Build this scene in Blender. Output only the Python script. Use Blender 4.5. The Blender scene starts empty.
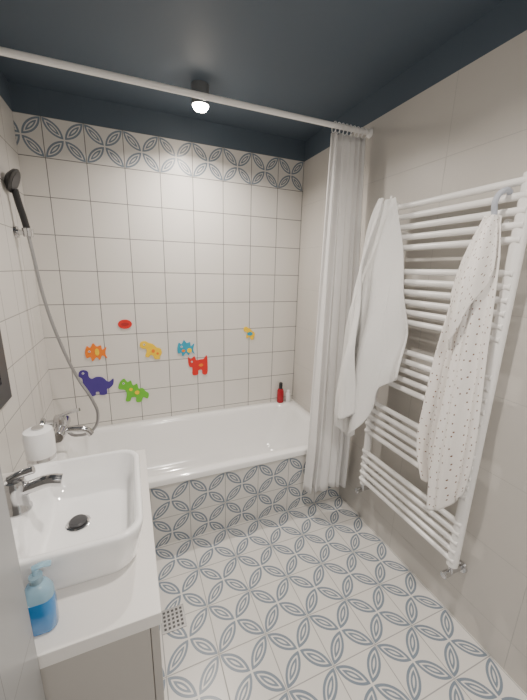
import bpy, bmesh, math
from mathutils import Vector, Matrix
H=1.47
XL,XR,YB=-0.494,1.235,2.27
ZT=H+0.768; ZC=H+0.90
YT=1.52   # tub front
S=bpy.context.scene

# ---------------- material helpers
def newmat(name):
    m=bpy.data.materials.new(name); m.use_nodes=True
    return m,m.node_tree,m.node_tree.nodes['Principled BSDF']
def mat(name,col,rough=.5,metal=0,coat=0,emit=None,es=0,trans=0,alpha=1,bump=None,sss=0):
    m,nt,b=newmat(name)
    b.inputs['Base Color'].default_value=(*col,1)
    b.inputs['Roughness'].default_value=rough
    b.inputs['Metallic'].default_value=metal
    b.inputs['Coat Weight'].default_value=coat
    b.inputs['Transmission Weight'].default_value=trans
    if emit:
        b.inputs['Emission Color'].default_value=(*emit,1); b.inputs['Emission Strength'].default_value=es
    if bump:
        tc=nt.nodes.new('ShaderNodeNewGeometry')
        no=nt.nodes.new('ShaderNodeTexNoise'); no.inputs['Scale'].default_value=bump[0]; no.inputs['Detail'].default_value=3
        nt.links.new(tc.outputs['Position'],no.inputs['Vector'])
        bp=nt.nodes.new('ShaderNodeBump'); bp.inputs['Strength'].default_value=bump[1]; bp.inputs['Distance'].default_value=bump[2]
        nt.links.new(no.outputs['Fac'],bp.inputs['Height']); nt.links.new(bp.outputs['Normal'],b.inputs['Normal'])
    return m
class G:
    def __init__(s,nt): s.nt=nt
    def m(s,op,a,b=None,c=None):
        n=s.nt.nodes.new('ShaderNodeMath'); n.operation=op
        for i,v in enumerate((a,b,c)):
            if v is None: continue
            if isinstance(v,(int,float)): n.inputs[i].default_value=v
            else: s.nt.links.new(v,n.inputs[i])
        return n.outputs[0]
    def pos(s):
        g=s.nt.nodes.new('ShaderNodeNewGeometry'); x=s.nt.nodes.new('ShaderNodeSeparateXYZ')
        s.nt.links.new(g.outputs['Position'],x.inputs[0]); s.P=g.outputs['Position']; return x.outputs
    def mix(s,f,a,b):
        n=s.nt.nodes.new('ShaderNodeMix'); n.data_type='RGBA'
        s.nt.links.new(f,n.inputs[0])
        for v,i in ((a,6),(b,7)):
            if isinstance(v,tuple): n.inputs[i].default_value=(*v,1)
            else: s.nt.links.new(v,n.inputs[i])
        return n.outputs[2]
    def line(s,c,size,off,hw):
        t=s.m('FRACT',s.m('ADD',s.m('DIVIDE',s.m('SUBTRACT',c,off),size),.5))
        d=s.m('MULTIPLY',s.m('ABSOLUTE',s.m('SUBTRACT',t,.5)),size)
        return s.m('SUBTRACT',1.0,s.m('MINIMUM',1.0,s.m('MAXIMUM',0.0,s.m('DIVIDE',s.m('SUBTRACT',d,hw*.6),hw*.8))))
    def leaves(s,c1,c2,o1,o2,cell=.1):
        u=s.m('PINGPONG',s.m('ADD',s.m('DIVIDE',s.m('SUBTRACT',c1,o1),cell),100),1.0)
        v=s.m('PINGPONG',s.m('ADD',s.m('DIVIDE',s.m('SUBTRACT',c2,o2),cell),100),1.0)
        def dist(a,b):
            x=s.m('SUBTRACT',u,a); y=s.m('SUBTRACT',v,b)
            return s.m('SQRT',s.m('ADD',s.m('MULTIPLY',x,x),s.m('MULTIPLY',y,y)))
        d=s.m('MAXIMUM',dist(1.,0.),dist(0.,1.))
        def band(lo,hi): return s.m('MULTIPLY',s.m('GREATER_THAN',d,lo),s.m('LESS_THAN',d,hi))
        return s.m('MINIMUM',1.0,s.m('ADD',band(.87,.965),band(.745,.815)))
TILE=(.715,.69,.655); GROUT=(.16,.16,.16); DARK=(.080,.108,.142); LEAF=(.19,.235,.29); PATB=(.69,.67,.64)
def tilemat(name,axes,size,offs,base=TILE,grout=GROUT,hw=.0021,pattern=None,pat_z=None,dark_z=None,rough=.30,offs_pat=None):
    m,nt,b=newmat(name); g=G(nt); p=g.pos(); c1,c2=p[axes[0]],p[axes[1]]
    no=nt.nodes.new('ShaderNodeTexNoise'); no.inputs['Scale'].default_value=5; no.inputs['Detail'].default_value=5
    nt.links.new(g.P,no.inputs['Vector'])
    f=g.m('MULTIPLY',g.m('SUBTRACT',no.outputs['Fac'],.35),1.0)
    col=g.mix(f,base,tuple(x*.93 for x in base))
    if pattern:
        lf=g.leaves(c1,c2,*(offs_pat or offs))
        pc=g.mix(lf,PATB,LEAF)
        if pat_z: col=g.mix(g.m('GREATER_THAN',p[2],pat_z),col,pc)
        else: col=pc
    ln=g.m('MAXIMUM',g.line(c1,size[0],offs[0],hw),g.line(c2,size[1],offs[1],hw))
    col=g.mix(ln,col,grout)
    rg=g.m('ADD',g.m('MULTIPLY',ln,.4),rough)
    if dark_z:
        dz=g.m('GREATER_THAN',p[2],dark_z); col=g.mix(dz,col,DARK); rg=g.m('MAXIMUM',rg,g.m('MULTIPLY',dz,.6))
        ln=g.m('MULTIPLY',ln,g.m('SUBTRACT',1.0,dz))
    nt.links.new(col,b.inputs['Base Color']); nt.links.new(rg,b.inputs['Roughness'])
    bp=nt.nodes.new('ShaderNodeBump'); bp.inputs['Strength'].default_value=.5; bp.inputs['Distance'].default_value=.001
    nt.links.new(g.m('SUBTRACT',1.0,ln),bp.inputs['Height']); nt.links.new(bp.outputs['Normal'],b.inputs['Normal'])
    return m
M_back=tilemat('tile_back',(0,2),(.2,.2),(XR-.005,ZT),pattern=1,pat_z=ZT-.2,dark_z=ZT,rough=.34)
M_left=tilemat('tile_left',(1,2),(.2,.2),(YB,ZT),dark_z=ZT,grout=(.33,.32,.31),base=(.64,.62,.59))
M_right=tilemat('tile_right',(1,2),(.6,.3),(YB,ZT),dark_z=ZT,grout=(.46,.45,.43),base=(.585,.56,.525),hw=.001,rough=.38)
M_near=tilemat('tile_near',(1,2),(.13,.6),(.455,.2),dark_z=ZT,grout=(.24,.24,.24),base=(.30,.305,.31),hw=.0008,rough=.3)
M_floor=tilemat('tile_floor',(0,1),(.2,.2),(0.03,YT),pattern=1,base=PATB,grout=(.34,.34,.34),hw=.0018,rough=.30)
M_panel=tilemat('tile_panel',(0,2),(.2,.2),(XR-.005,.37),pattern=1,grout=(.34,.34,.34),hw=.0018,rough=.3)
M_ceil=mat('ceiling_paint',DARK,.6)
M_enamel=mat('white_enamel',(.88,.875,.865),.10,coat=.5)
M_ceramic=mat('white_ceramic',(.87,.87,.87),.08,coat=.5)
M_chrome=mat('chrome',(.62,.62,.63),.14,1)
M_black=mat('black_plastic',(.015,.015,.017),.3)
M_whitep=mat('white_plastic',(.84,.84,.84),.3)
M_rad=mat('radiator_enamel',(.90,.89,.875),.25)
M_towel=mat('white_terry',(.93,.925,.91),.95,bump=(300,.8,.005))
M_top=mat('counter_white',(.73,.71,.685),.3)
M_cab=mat('cabinet_greige',(.42,.40,.375),.45)
M_dark=mat('dark_grey',(.05,.05,.055),.4)

# ---------------- geometry helpers
def link(o,parent=None):
    S.collection.objects.link(o)
    if parent: o.parent=parent
    return o
def empty(name):
    e=bpy.data.objects.new(name,None); e.empty_display_size=.05; return link(e)
def meshobj(name,bm,mats,parent=None,smooth=False):
    bmesh.ops.recalc_face_normals(bm,faces=bm.faces)
    me=bpy.data.meshes.new(name); bm.to_mesh(me); bm.free()
    if not isinstance(mats,(list,tuple)): mats=[mats]
    for m in mats: me.materials.append(m)
    if smooth:
        for p in me.polygons: p.use_smooth=True
    return link(bpy.data.objects.new(name,me),parent)
def box(name,lo,hi,m,parent=None,bev=0):
    bm=bmesh.new(); bmesh.ops.create_cube(bm,size=1)
    for v in bm.verts:
        v.co=Vector([lo[i]+(v.co[i]+.5)*(hi[i]-lo[i]) for i in range(3)])
    o=meshobj(name,bm,m,parent)
    if bev:
        b=o.modifiers.new('b','BEVEL'); b.width=bev; b.segments=3
    return o
def lathe(name,prof,origin,m,parent=None,axis=(0,0,1),n=32,smooth=True):
    q=Vector((0,0,1)).rotation_difference(Vector(axis).normalized())
    bm=bmesh.new(); rings=[]
    for r,z in prof:
        rings.append([bm.verts.new(q@Vector((max(r,1e-4)*math.cos(2*math.pi*i/n),max(r,1e-4)*math.sin(2*math.pi*i/n),z))+Vector(origin)) for i in range(n)])
    for a,b in zip(rings,rings[1:]):
        for i in range(n): bm.faces.new((a[i],a[(i+1)%n],b[(i+1)%n],b[i]))
    bm.faces.new(rings[0][::-1]); bm.faces.new(rings[-1])
    o=meshobj(name,bm,m,parent,smooth)
    if smooth:
        e=o.modifiers.new('e','EDGE_SPLIT'); e.split_angle=math.radians(40)
    return o
def cyl(name,p0,p1,r,m,parent=None,n=24,bev=0):
    p0,p1=Vector(p0),Vector(p1); L=(p1-p0).length
    b=bev or min(r*.15,L*.1)
    return lathe(name,[(0,0),(r-b,0),(r,b),(r,L-b),(r-b,L),(0,L)],p0,m,parent,p1-p0,n)
def tube(name,pts,r,m,parent=None,cyclic=False):
    c=bpy.data.curves.new(name,'CURVE'); c.dimensions='3D'; c.bevel_depth=r; c.bevel_resolution=4; c.resolution_u=10; c.use_fill_caps=True
    s=c.splines.new('BEZIER'); s.bezier_points.add(len(pts)-1)
    for b,p in zip(s.bezier_points,pts):
        b.co=p; b.handle_left_type=b.handle_right_type='AUTO'
    s.use_cyclic_u=cyclic
    c.materials.append(m)
    return link(bpy.data.objects.new(name,c),parent)
def rr(cx,cy,hx,hy,r,z,n=8):
    r=min(r,hx,hy); out=[]
    for k,(sx,sy) in enumerate(((1,1),(-1,1),(-1,-1),(1,-1))):
        for i in range(n+1):
            a=math.pi/2*(k+i/n)
            out.append((cx+sx*(hx-r)+r*math.cos(a),cy+sy*(hy-r)+r*math.sin(a),z))
    return out
def loft(name,rings,m,parent=None,cap0=True,cap1=True,sub=0):
    bm=bmesh.new(); R=[[bm.verts.new(p) for p in r] for r in rings]; n=len(R[0])
    for a,b in zip(R,R[1:]):
        for i in range(n): bm.faces.new((a[i],a[(i+1)%n],b[(i+1)%n],b[i]))
    if cap0: bm.faces.new(R[0][::-1])
    if cap1: bm.faces.new(R[-1])
    o=meshobj(name,bm,m,parent,True)
    e=o.modifiers.new('e','EDGE_SPLIT'); e.split_angle=math.radians(50)
    return o
def lerpk(keys,t):
    for (t0,a),(t1,b) in zip(keys,keys[1:]):
        if t<=t1:
            k=(t-t0)/(t1-t0); 
            return Vector(a).lerp(Vector(b),k)
    return Vector(keys[-1][1])
def smoothk(keys,t,w=.05):
    return (lerpk(keys,max(0,t-w))+lerpk(keys,t)*2+lerpk(keys,min(1,t+w)))/4
def cloth(name,nu,nv,f,m,parent=None,th=.004,uvs=(1,1)):
    bm=bmesh.new(); uv=bm.loops.layers.uv.new('UVMap')
    V=[[bm.verts.new(f(i/nu,j/nv)) for i in range(nu+1)] for j in range(nv+1)]
    for j in range(nv):
        for i in range(nu):
            fc=bm.faces.new((V[j][i],V[j+1][i],V[j+1][i+1],V[j][i+1]))
            for l,(a,b) in zip(fc.loops,((i,j),(i,j+1),(i+1,j+1),(i+1,j))): l[uv].uv=(a/nu*uvs[0],b/nv*uvs[1])
    me=bpy.data.meshes.new(name); bm.to_mesh(me); bm.free(); me.materials.append(m)
    for p in me.polygons: p.use_smooth=True
    o=link(bpy.data.objects.new(name,me),parent)
    s=o.modifiers.new('s','SOLIDIFY'); s.thickness=th; s.offset=0
    return o

# ---------------- room shell
YN=-1.1
box('floor',(XL-.1,YN-.1,-.1),(XR+.1,YB+.1,0),M_floor)
box('ceiling',(XL-.1,YN-.1,ZC),(XR+.1,YB+.1,ZC+.1),M_ceil)
box('wall_back',(XL-.1,YB,0),(XR+.1,YB+.1,ZC),M_back)
box('wall_right',(XR,YN,0),(XR+.1,YB,ZC),M_right)
box('wall_left',(XL-.1,.585,0),(XL,YB,ZC),M_left)
box('wall_left_near',(XL-.1,YN,0),(-.212,.585,ZC),M_near)
box('wall_front',(-.212,YN-.1,0),(XR,YN,ZC),M_right)
dr=empty('door_1')
M_door=mat('door_white',(.7,.69,.67),.4)
box('door_leaf',(.2,YN+.001,.005),(.95,YN+.04,2.0),M_door,dr,.004)
box('door_frame_left',(.12,YN+.001,.0),(.19,YN+.05,2.08),M_door,dr,.004)
box('door_frame_right',(.96,YN+.001,.0),(1.03,YN+.05,2.08),M_door,dr,.004)
box('door_frame_top',(.12,YN+.001,2.01),(1.03,YN+.05,2.08),M_door,dr,.004)
tube('door_handle',[(.28,YN+.04,1),(.28,YN+.09,1),(.38,YN+.09,1)],.009,M_chrome,dr)

# ---------------- bathtub
tub=empty('bathtub')
cx=(XL+XR)/2; cy=(YT+YB)/2; hx=(XR-XL)/2-.001; hy=(YB-YT)/2-.001; zr=.412
ix=cx+.01
loft('tub_shell',[rr(cx,cy,hx,hy,.01,zr-.035),rr(cx,cy,hx,hy,.012,zr-.006),rr(cx,cy,hx-.005,hy-.005,.012,zr),
 rr(ix,cy-.0,hx-.075,hy-.055,.13,zr),rr(ix,cy,hx-.083,hy-.063,.13,zr-.006),rr(ix,cy,hx-.09,hy-.07,.13,zr-.03),
 rr(ix,cy,hx-.12,hy-.09,.14,zr-.15),rr(ix,cy,hx-.17,hy-.115,.15,zr-.28),rr(ix,cy,hx-.2,hy-.14,.15,zr-.335),rr(ix,cy,hx-.25,hy-.19,.13,zr-.36),rr(ix,cy,hx-.35,hy-.28,.08,zr-.365)],M_enamel,tub,cap0=False)
box('tub_apron',(XL+.001,YT+.012,.0),(XR-.001,YT+.03,zr-.036),M_panel,tub)
lathe('tub_drain',[(0,0),(.03,0),(.03,.004),(0,.006)],(XL+.45,cy,zr-.366),M_chrome,tub)
lathe('tub_overflow',[(0,0),(.032,0),(.028,.01),(0,.012)],(XL+.135,cy,zr-.1),M_chrome,tub,axis=(1,0,.25))

# ---------------- bath mixer & shower
mx=empty('bath_mixer_tap'); zm=H-.86
cyl('mixer_body',(-.39,1.77,zm),(-.39,1.99,zm),.031,M_chrome,mx)
for y in (1.80,1.96):
    cyl('wall_union',(XL+.001,y,zm),(-.39,y,zm),.02,M_chrome,mx)
    lathe('escutcheon',[(0,0),(.038,0),(.034,.014),(.02,.02),(0,.02)],(XL+.001,y,zm),M_chrome,mx,axis=(1,0,0))
tube('spout',[(-.375,1.88,zm-.01),(-.32,1.88,zm-.015),(-.27,1.88,zm-.03),(-.25,1.88,zm-.06)],.018,M_chrome,mx)
lathe('lever_hub',[(0,0),(.032,0),(.032,.035),(.026,.055),(0,.06)],(-.39,1.88,zm+.018),M_chrome,mx)
tube('lever',[(-.39,1.88,zm+.07),(-.35,1.87,zm+.09),(-.29,1.86,zm+.105)],.010,M_chrome,mx)
cyl('hose_outlet',(-.385,1.975,zm-.02),(-.38,1.985,zm-.06),.014,M_chrome,mx)
sh=empty('hand_shower')
zh=H+.152
lathe('bracket_rose',[(0,0),(.03,0),(.028,.012),(0,.014)],(XL+.001,2.0,zh),M_chrome,sh,axis=(1,0,0))
cyl('bracket_arm',(XL+.01,2.0,zh),(-.44,2.0,zh),.013,M_chrome,sh)
lathe('bracket_cup',[(0,0),(.021,0),(.024,.04),(0,.04)],(-.44,2.0,zh-.02),M_chrome,sh)
tube('handle',[(-.44,2.0,zh+.0),(-.447,1.995,zh+.06),(-.457,1.985,zh+.13),(-.463,1.975,zh+.19)],.015,M_black,sh)
ax=(.9,-.05,-.38)
lathe('head_back',[(0,-.02),(.03,-.02),(.052,-.004),(.056,.008),(.051,.012),(0,.012)],(-.463,1.96,zh+.225),M_black,sh,axis=ax)
lathe('head_face',[(0,0),(.038,0),(.038,.003),(0,.003)],Vector((-.463,1.96,zh+.225))+Vector(ax).normalized()*.011,mat('shower_face_grey',(.06,.06,.065),.4),sh,axis=ax)
M_hose=mat('metal_hose',(.38,.38,.39),.3,.8)
tube('hose',[(-.44,2.0,zh-.015),(-.434,2.0,zh-.08),(-.41,2.0,H-.18),(-.36,1.99,H-.42),(-.30,1.98,H-.61),(-.235,1.96,H-.75),(-.215,1.95,H-.84),(-.25,1.95,H-.93),(-.32,1.96,H-.955),(-.37,1.98,H-.945),(-.38,1.985,zm-.055)],.0085,M_hose,sh)

# ---------------- vanity
ct=H-.74
va=empty('vanity_unit')
box('countertop',(XL+.001,.588,ct-.035),(.018,1.30,ct),M_top,va,.002)
box('cabinet_body',(XL+.001,.592,.10),(-.008,1.295,ct-.036),M_cab,va)
box('drawer_front_upper',(-.007,.594,.42),(.012,1.293,ct-.04),M_cab,va,.002)
box('drawer_front_lower',(-.007,.594,.105),(.012,1.293,.415),M_cab,va,.002)
box('plinth',(XL+.001,.61,0),(-.05,1.28,.10),M_dark,va)
ba=empty('vessel_basin')
bx,by,bhx,bhy=-.182,.902,.177,.205; bz=ct+.001; bt=.125
icx=bx+.028; ihx=bhx-.046
loft('bowl',[rr(bx,by,bhx-.03,bhy-.03,.05,bz),rr(bx,by,bhx-.018,bhy-.018,.055,bz+.02),rr(bx,by,bhx-.003,bhy-.003,.06,bz+bt-.025),rr(bx,by,bhx,bhy,.06,bz+bt-.007),rr(bx,by,bhx-.002,bhy-.002,.058,bz+bt-.002),rr(bx,by,bhx-.006,bhy-.006,.056,bz+bt),
 rr(icx,by,ihx+.004,bhy-.014,.05,bz+bt),rr(icx,by,ihx,bhy-.018,.05,bz+bt-.005),rr(icx,by,ihx-.008,bhy-.026,.05,bz+.06),rr(icx,by,ihx-.02,bhy-.037,.05,bz+.035),rr(icx,by,ihx-.045,bhy-.06,.05,bz+.024),rr(icx,by,.03,.03,.03,bz+.02)],M_ceramic,ba)
lathe('waste_ring',[(0,0),(.032,0),(.032,.003),(.026,.005),(0,.005)],(icx-.025,by+.01,bz+.0205),M_chrome,ba)
lathe('waste_plug',[(0,0),(.02,0),(.024,.004),(.02,.009),(0,.011)],(icx-.025,by+.01,bz+.026),M_dark,ba)
fa=empty('basin_tap')
fx,fy,fz=-.300,.885,bz+bt+.0005
lathe('tap_body',[(0,0),(.030,0),(.030,.005),(.026,.01),(.024,.055),(.026,.07),(.022,.086),(0,.09)],(fx,fy,fz),M_chrome,fa)
tube('tap_spout',[(fx,fy,fz+.050),(fx+.035,fy,fz+.060),(fx+.075,fy,fz+.067),(fx+.102,fy,fz+.061)],.016,M_chrome,fa)
tube('tap_lever',[(fx-.01,fy,fz+.088),(fx+.015,fy,fz+.10),(fx+.045,fy,fz+.107)],.010,M_chrome,fa)
# white dispenser
wd=empty('white_soap_dispenser'); wx,wy=-.310,1.175
lathe('dispenser_base',[(0,0),(.038,0),(.042,.006),(.043,.10),(.043,.105),(0,.105)],(wx,wy,ct+.001),M_whitep,wd)
lathe('dispenser_band',[(0,0),(.0425,0),(.0425,.014),(0,.014)],(wx,wy,ct+.106),M_chrome,wd)
lathe('dispenser_top',[(0,0),(.043,0),(.044,.07),(.041,.088),(.022,.094),(0,.094)],(wx,wy,ct+.120),M_whitep,wd)
lathe('dispenser_button',[(0,0),(.018,0),(.018,.004),(0,.005)],(wx,wy,ct+.2142),M_chrome,wd)
# blue soap pump
M_blue=mat('blue_liquid',(.03,.30,.72),.1,coat=.5,trans=.35)
M_clear=mat('clear_blue_plastic',(.50,.75,.90),.08,trans=.6)
bp_=empty('blue_soap_bottle'); sx,sy=-.213,.648
def orr(hx,hy,r,z): return rr(sx,sy,hx,hy,r,z,6)
loft('bottle_liquid',[orr(.023,.018,.014,ct+.001),orr(.027,.021,.018,ct+.006),orr(.028,.022,.018,ct+.06),orr(.027,.021,.018,ct+.080)],M_blue,bp_)
loft('bottle_shoulder',[orr(.027,.021,.018,ct+.0805),orr(.026,.020,.018,ct+.098),orr(.018,.016,.014,ct+.112),orr(.010,.010,.01,ct+.118)],M_clear,bp_)
lathe('bottle_collar',[(0,0),(.012,0),(.012,.015),(.005,.017),(.005,.03),(0,.03)],(sx,sy,ct+.118),M_clear,bp_)
tube('pump_nozzle',[(sx-.004,sy,ct+.149),(sx+.012,sy+.004,ct+.151),(sx+.026,sy+.008,ct+.146)],.006,M_clear,bp_)
cp=empty('soap_dish'); 
lathe('dish',[(0,0),(.03,0),(.038,.02),(.036,.022),(.028,.005),(0,.005)],(-.40,1.10,ct+.001),M_whitep,cp)
lathe('soap_bar',[(0,0),(.02,0),(.025,.008),(.02,.016),(0,.018)],(-.40,1.10,ct+.0065),mat('orange_soap',(.8,.35,.15),.5),cp)
# mirror
mi=empty('wall_mirror')
M_mf=mat('mirror_frame_black',(.04,.04,.045),.4)
ye=1.535
box('mirror_backing',(XL+.001,.62,H-.53),(XL+.014,ye,H+.35),M_mf,mi)
box('mirror_glass',(XL+.0141,.68,H-.45),(XL+.016,ye-.08,H+.29),mat('mirror_silver',(.8,.82,.83),.02,1),mi)
for n,a,b in (('frame_bottom',(.62,-.53),(ye,-.45)),('frame_top',(.62,.29),(ye,.35)),('frame_far',(ye-.08,-.45),(ye,.29)),('frame_near',(.62,-.45),(.68,.29))):
    box(n,(XL+.0141,a[0],H+a[1]),(XL+.020,b[0],H+b[1]),M_mf,mi)

# ---------------- towel radiator
ra=empty('towel_radiator'); rx=1.165
cyl('post_far',(rx,1.25,H-1.17),(rx,1.25,H+.315),.020,M_rad,ra)
cyl('post_near',(rx,.69,H-1.17),(rx,.69,H+.315),.022,M_rad,ra)
zs=[]
for top,n in ((.29,5),(0.01,6),(-.345,5),(-.66,5),(-.96,5)):
    zs+= [top-.044*i for i in range(n)]
for i,z in enumerate(zs): cyl(f'rung_{i+1}',(rx-.012,.675,H+z),(rx-.012,1.265,H+z),.0125,M_rad,ra,16)
for y in (.74,1.2):
    for z in (.2,-1.05):
        cyl('wall_bracket',(rx,y,H+z-.025),(XR-.001,y,H+z-.025),.01,M_rad,ra,12)
for y in (.69,1.25):
    cyl('valve_stem',(rx,y,H-1.21),(rx,y,H-1.165),.012,M_chrome,ra)
    cyl('valve_pipe',(rx,y,H-1.205),(XR-.001,y,H-1.205),.011,M_chrome,ra)
    lathe('valve_rose',[(0,0),(.025,0),(.022,.008),(0,.009)],(XR-.001,y,H-1.205),M_chrome,ra,axis=(-1,0,0))
    cyl('valve_knob',(rx-.01,y,H-1.205),(rx-.045,y,H-1.205),.014,M_chrome,ra)

# ---------------- towels
def ridge(x,p=.6):
    s=math.sin(x); return math.copysign(abs(s)**p,s)
L1=[(0,(1.105,1.222,.33)),(.06,(1.10,1.245,.27)),(.14,(1.09,1.272,.18)),(.4,(1.06,1.305,-.10)),(.7,(1.04,1.335,-.44)),(.88,(1.03,1.345,-.66)),(1,(1.03,1.325,-.84))]
R1=[(0,(1.105,1.188,.33)),(.06,(1.11,1.172,.29)),(.14,(1.11,1.155,.21)),(.4,(1.11,1.10,-.02)),(.7,(1.105,1.045,-.26)),(.88,(1.10,1.035,-.38)),(1,(1.10,1.045,-.46))]
def mk1(dx,ph,short,hem):
    def ft1(u,v):
        p=smoothk(L1,v*short).lerp(smoothk(R1,v*short),u)
        p.z+=H-hem*math.sin(math.pi*min(1,u*1.25)) *v**3
        a=.007+.026*v
        p.x+= dx-a*ridge(u*11+v*2.2+ph,.75)-a*.5*math.sin(u*21+1+v*3+ph) -.035*math.sin(math.pi*u)*min(1,v*3)-.008*math.sin(v*15+u*7)
        p.y+= .018*v*math.sin(u*14+v*3+ph)
        return p
    return ft1
t1=empty('hanging_bath_towel')
cloth('towel_cloth_outer',120,120,mk1(-.005,0,1,.15),M_towel,t1,.010)
def ft1b(u,v):
    f=mk1(-.052,1.7,.95,.08)
    return f(.04+u*.46,v)
cloth('towel_fold_layer',80,110,ft1b,M_towel,t1,.010)
tube('towel_hook',[(rx-.02,1.22,H+.30),(rx-.06,1.215,H+.305),(rx-.062,1.212,H+.335)],.005,M_rad,t1)
md,nt,b=newmat('dotted_terry'); g=G(nt)
uvn=nt.nodes.new('ShaderNodeUVMap'); vo=nt.nodes.new('ShaderNodeTexVoronoi'); vo.voronoi_dimensions='2D'; vo.inputs['Scale'].default_value=31; vo.inputs['Randomness'].default_value=.6
nt.links.new(uvn.outputs[0],vo.inputs['Vector'])
nt.links.new(g.mix(g.m('LESS_THAN',vo.outputs['Distance'],.10),(.87,.84,.81),(.18,.09,.06)),b.inputs['Base Color']); b.inputs['Roughness'].default_value=.95
L2=[(0,(1.105,.752,.20)),(.15,(1.09,.80,.05)),(.45,(1.08,.838,-.277)),(.78,(1.07,.852,-.62)),(.9,(1.07,.84,-.72)),(1,(1.075,.80,-.82))]
R2=[(0,(1.105,.725,.20)),(.15,(1.10,.698,.06)),(.45,(1.095,.680,-.25)),(.78,(1.09,.655,-.58)),(.9,(1.09,.655,-.70)),(1,(1.09,.665,-.80))]
def ft2(u,v):
    p=smoothk(L2,v).lerp(smoothk(R2,v),u)
    p.z+=H-.10*math.sin(math.pi*u)*v**4
    a=.006+.018*v
    p.x+= -a*ridge(u*10+v*1.5+1)-a*.4*math.sin(u*27+v*2) -.025*math.sin(math.pi*u)*min(1,v*3)
    return p
t2=empty('dotted_hooded_towel')
cloth('towel_cloth',90,110,ft2,md,t2,.006,uvs=(.42,1.1))
def fh(u,v):
    # hood: a rounded pocket hanging over the front at the top
    vv=v*(.44-.22*abs(u-.42)*2)
    p=ft2(.04+u*.92,vv)
    p.x-= .014+.034*math.sin(math.pi*u)*math.sin(math.pi*min(1,v*.80+.02))
    return p
cloth('towel_hood',50,50,fh,md,t2,.008,uvs=(.36,.44))
tube('towel_loop',[(1.10,.74,H+.19),(1.09,.735,H+.24),(1.12,.73,H+.265),(1.15,.735,H+.262)],.009,mat('loop_grey',(.45,.48,.55),.8),t2)

# ---------------- curtain
M_curt=mat('curtain_fabric',(.95,.945,.94),.7,bump=(60,.1,.002))
nt=M_curt.node_tree; pb=nt.nodes['Principled BSDF']; tl=nt.nodes.new('ShaderNodeBsdfTranslucent'); tl.inputs[0].default_value=(.95,.94,.93,1)
ms=nt.nodes.new('ShaderNodeMixShader'); ms.inputs[0].default_value=.3
nt.links.new(pb.outputs[0],ms.inputs[1]); nt.links.new(tl.outputs[0],ms.inputs[2]); nt.links.new(ms.outputs[0],nt.nodes['Material Output'].inputs[0])
cu=empty('shower_curtain')
zrod=H+.712; yrod=1.565
def fc(u,v):
    z=zrod-.03-v*(zrod-.03-.16)
    xl=1.0-.092*v; xr=1.205
    k=min(1,v/.85)
    yc=yrod+(1.452-yrod)*k
    amp=(.016+.019*v)*(.72+.30*math.sin(u*7.3+.8+v))
    e=4*u*(1-u)
    w=u+e*(.035*math.sin(u*8+v*1.5)+.015*math.sin(u*19+1)*v)
    return Vector((xl+(xr-xl)*w+e*.012*math.sin(w*38+1+v)*(.3+v),yc+amp*math.sin(2*math.pi*(6.0*w)+.9*v+.8*math.sin(w*9))+.004*math.sin(w*62+v*3),z+.012*v*math.sin(u*12)))
cloth('curtain_cloth',280,50,fc,M_curt,cu,.0012)
rod=empty('curtain_rod')
cyl('rod',(XL+.001,yrod,zrod-.006),(XR-.001,yrod,zrod+.004),.0125,M_rad,rod)
for x,a in ((XL+.001,1),(XR-.001,-1)):
    lathe('rod_flange',[(0,0),(.024,0),(.02,.012),(.014,.016),(0,.016)],(x,yrod,zrod-.006 if a==1 else zrod+.004),M_rad,rod,axis=(a,0,0))
for i in range(9):
    x=1.01+.0235*i
    tube(f'curtain_ring_{i+1}',[(x,yrod+.02*math.cos(t),zrod-.005+.024*math.sin(t)) for t in [k*math.pi/3 for k in range(6)]],.002,M_whitep,cu,True)

# ---------------- stickers
def blob(name,pts,c,w,h,m,eye=None,parts=()):
    root=empty(name)
    def ply(nm,pts,mm,y,th):
        bm=bmesh.new(); n=len(pts); P=[]
        for i in range(n):
            p0,p1,p2,p3=[Vector(pts[(i+k)%n]) for k in (-1,0,1,2)]
            for t in (0,.33,.66):
                P.append(.5*((2*p1)+(p2-p0)*t+(2*p0-5*p1+4*p2-p3)*t*t+(3*p1-p0-3*p2+p3)*t**3))
        vs=[bm.verts.new((c[0]+(p.x-.5)*w,y,H+c[1]+(p.y-.5)*h)) for p in P]
        f=bm.faces.new(vs); r=bmesh.ops.extrude_face_region(bm,geom=[f])
        for v in [e for e in r['geom'] if isinstance(e,bmesh.types.BMVert)]: v.co.y-=th
        meshobj(nm,bm,mm,root)
    ply('foam_body',pts,m,YB-.0005,.006)
    for i,(pp,mm) in enumerate(parts): ply(f'foam_patch_{i+1}',pp,mm,YB-.0066,.0015)
    if eye:
        lathe('eye',[(0,0),(.007,0),(.007,.0012),(0,.0012)],(c[0]+(eye[0]-.5)*w,YB-.0066,H+c[1]+(eye[1]-.5)*h),M_whitep,root,axis=(0,-1,0),n=12)
        lathe('pupil',[(0,0),(.0035,0),(.0035,.001),(0,.001)],(c[0]+(eye[0]-.5)*w,YB-.008,H+c[1]+(eye[1]-.5)*h),M_black,root,axis=(0,-1,0),n=10)
def fm(n,c): return mat('foam_'+n,c,.55)
F_red=fm('red',(.65,.02,.015)); F_or=fm('orange',(.85,.20,.01)); F_ye=fm('yellow',(.9,.58,.01)); F_te=fm('teal',(.02,.32,.48)); F_pu=fm('purple',(.06,.035,.24)); F_gr=fm('green',(.14,.48,.03))
def ell(cx,cy,rx,ry,n=10): return [(cx+rx*math.cos(2*math.pi*i/n),cy+ry*math.sin(2*math.pi*i/n)) for i in range(n)]
dino=[(0,.78),(.03,.95),(.15,1),(.27,.92),(.28,.74),(.36,.64),(.5,.7),(.68,.66),(.8,.5),(.88,.48),(1,.58),(.98,.36),(.85,.22),(.78,.2),(.76,0),(.56,0),(.54,.12),(.44,.12),(.42,0),(.22,0),(.18,.25),(.1,.45),(.09,.68)]
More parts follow.
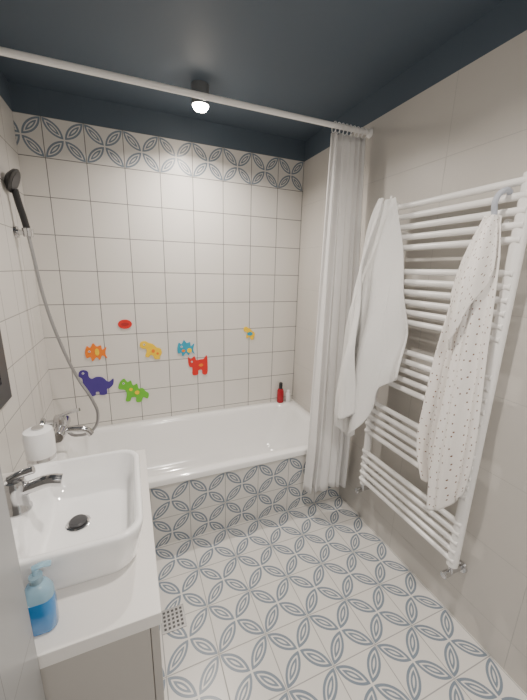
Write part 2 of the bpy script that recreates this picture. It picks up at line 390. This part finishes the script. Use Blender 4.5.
croc=[(0,.62),(.04,.85),(.2,1),(.3,.85),(.42,.9),(.48,.7),(.62,.75),(.66,.55),(.8,.55),(.9,.4),(1,.3),(.95,.1),(.8,.18),(.72,.0),(.55,.02),(.55,.2),(.4,.22),(.35,.08),(.2,.1),(.25,.35),(.2,.55)]
fish=[(0,.5),(.1,.85),(.25,.75),(.4,1),(.55,.8),(.75,.85),(.8,.6),(1,.75),(.92,.4),(1,.1),(.78,.3),(.65,.05),(.5,.22),(.3,.0),(.22,.25),(.05,.2)]
quad=[(0,.65),(.0,.98),(.14,.86),(.32,1),(.42,.78),(.6,.80),(.8,.82),(.96,1),(1,.6),(.97,0),(.72,0),(.70,.22),(.50,.22),(.48,0),(.2,0),(.2,.4),(.06,.45)]
gir=[(0,.75),(.05,.95),(.25,1),(.4,.9),(.6,.82),(.78,.62),(.95,.55),(1,.3),(.88,.1),(.9,0),(.66,0),(.6,.15),(.48,.25),(.36,.12),(.22,.2),(.30,.45),(.26,.6),(.12,.62)]
blob('red_foam_ball',ell(.5,.5,.5,.5),(-.037,-.364),.085,.06,F_red,parts=((ell(.5,.5,.28,.18),fm('darkred',(.4,.02,.02))),))
blob('orange_foam_fish',fish,(-.222,-.539),.125,.12,F_or,eye=(.2,.55),parts=((ell(.55,.5,.1,.2),F_ye),))
blob('yellow_foam_giraffe',gir,(.114,-.55),.14,.13,F_ye,eye=(.2,.82),parts=((ell(.6,.45,.08,.1),F_or),(ell(.8,.3,.06,.07),F_or)))
blob('teal_foam_parrot',fish,(.35,-.552),.12,.12,F_te,eye=(.25,.6),parts=((ell(.7,.35,.14,.14),F_ye),(ell(.35,.35,.1,.08),F_or)))
blob('red_foam_bull',quad,(.434,-.687),.14,.14,F_red,eye=(.18,.72),parts=((ell(.65,.5,.12,.08),F_or),))
blob('purple_foam_dinosaur',dino,(-.235,-.743),.20,.18,F_pu,eye=(.13,.88))
blob('green_foam_crocodile',croc,(-.013,-.827),.19,.18,F_gr,eye=(.17,.82),parts=((ell(.6,.4,.08,.08),F_ye),(ell(.4,.55,.06,.06),F_ye)))
blob('yellow_foam_duck',gir,(.829,-.467),.09,.10,F_ye,parts=((ell(.55,.45,.25,.14),F_te),))

# bottles
M_redb=mat('red_bottle_plastic',(.35,.01,.02),.25)
rb=empty('red_shampoo_bottle'); X0,Y0=1.10,2.235
lathe('bottle_body',[(0,0),(.022,0),(.027,.005),(.027,.10),(.018,.118),(.012,.12),(0,.12)],(X0,Y0,zr+.001),M_redb,rb)
lathe('bottle_cap',[(0,0),(.015,0),(.015,.045),(.012,.05),(0,.05)],(X0,Y0,zr+.1215),M_black,rb)
wb=empty('white_shampoo_bottle')
lathe('bottle_body',[(0,0),(.018,0),(.02,.005),(.02,.07),(.014,.08),(0,.08)],(1.165,2.225,zr+.001),M_whitep,wb)
lathe('bottle_cap',[(0,0),(.012,0),(.012,.02),(0,.021)],(1.165,2.225,zr+.0815),M_whitep,wb)

# floor drain
fd=empty('floor_drain')
M_steel=mat('steel',(.35,.35,.35),.35,.9)
box('drain_frame',(.03,1.07,0.0005),(.13,1.17,.003),M_steel,fd)
for i in range(5):
    for j in range(5):
        box('slot',(.04+.0175*i,1.08+.0175*j,.0031),(.04+.0175*i+.010,1.08+.0175*j+.010,.0036),M_dark,fd)

# ---------------- lights
M_lens=mat('lens_glow',(1,1,1),.5,emit=(1,.88,.74),es=80)
M_hous=mat('housing_grey',(.16,.17,.18),.4)
def lamp(loc,power,size=.07,col=(1,.915,.82)):
    r=empty('ceiling_spotlight'); x,y=loc
    lathe('housing',[(0,0),(.044,0),(.044,.090),(.042,.092),(.040,.085),(0,.085)],(x,y,ZC-.0005),M_hous,r,axis=(0,0,-1))
    lathe('lens',[(0,0),(.0395,0),(.039,.012),(.031,.023),(.017,.029),(0,.031)],(x,y,ZC-.0865),M_lens,r,axis=(0,0,-1))
    l=bpy.data.lights.new('spot_bulb','AREA'); l.shape='DISK'; l.size=size; l.energy=power; l.color=col; l.spread=math.radians(155)
    o=link(bpy.data.objects.new('spot_bulb',l),r); o.location=(x,y,ZC-.121)
lamp((.405,1.88),14.5)
lamp((.40,.66),11.5)
lamp((.45,-.35),7)
pn=empty('added_fill_panel')  # unseen panel added behind the camera for soft fill, not a known fixture
box('fill_panel_body',(.2,-.85,ZC-.03),(.8,-.5,ZC-.0005),M_whitep,pn)
l=bpy.data.lights.new('fill_panel_light','AREA'); l.shape='RECTANGLE'; l.size=.55; l.size_y=.3; l.energy=15; l.color=(1,.96,.91)
o=link(bpy.data.objects.new('fill_panel_light',l),pn); o.location=(.5,-.675,ZC-.035)

w=bpy.data.worlds.new('world'); S.world=w; w.use_nodes=True
w.node_tree.nodes['Background'].inputs[0].default_value=(.5,.5,.5,1)

# ---------------- camera
cam=bpy.data.cameras.new('camera'); co=bpy.data.objects.new('camera',cam); link(co)
cam.sensor_fit='HORIZONTAL'; cam.sensor_width=36; cam.lens=36*321/527; cam.clip_start=.01
right=Vector((.9241,-.3807,.0251)); fwd=Vector((.3757,.8952,-.2405)).normalized()
right=(right-fwd*right.dot(fwd)).normalized(); up=right.cross(fwd)
M=Matrix((right,up,-fwd)).transposed().to_4x4(); M.translation=(0,0,H)
co.matrix_world=M
S.camera=co
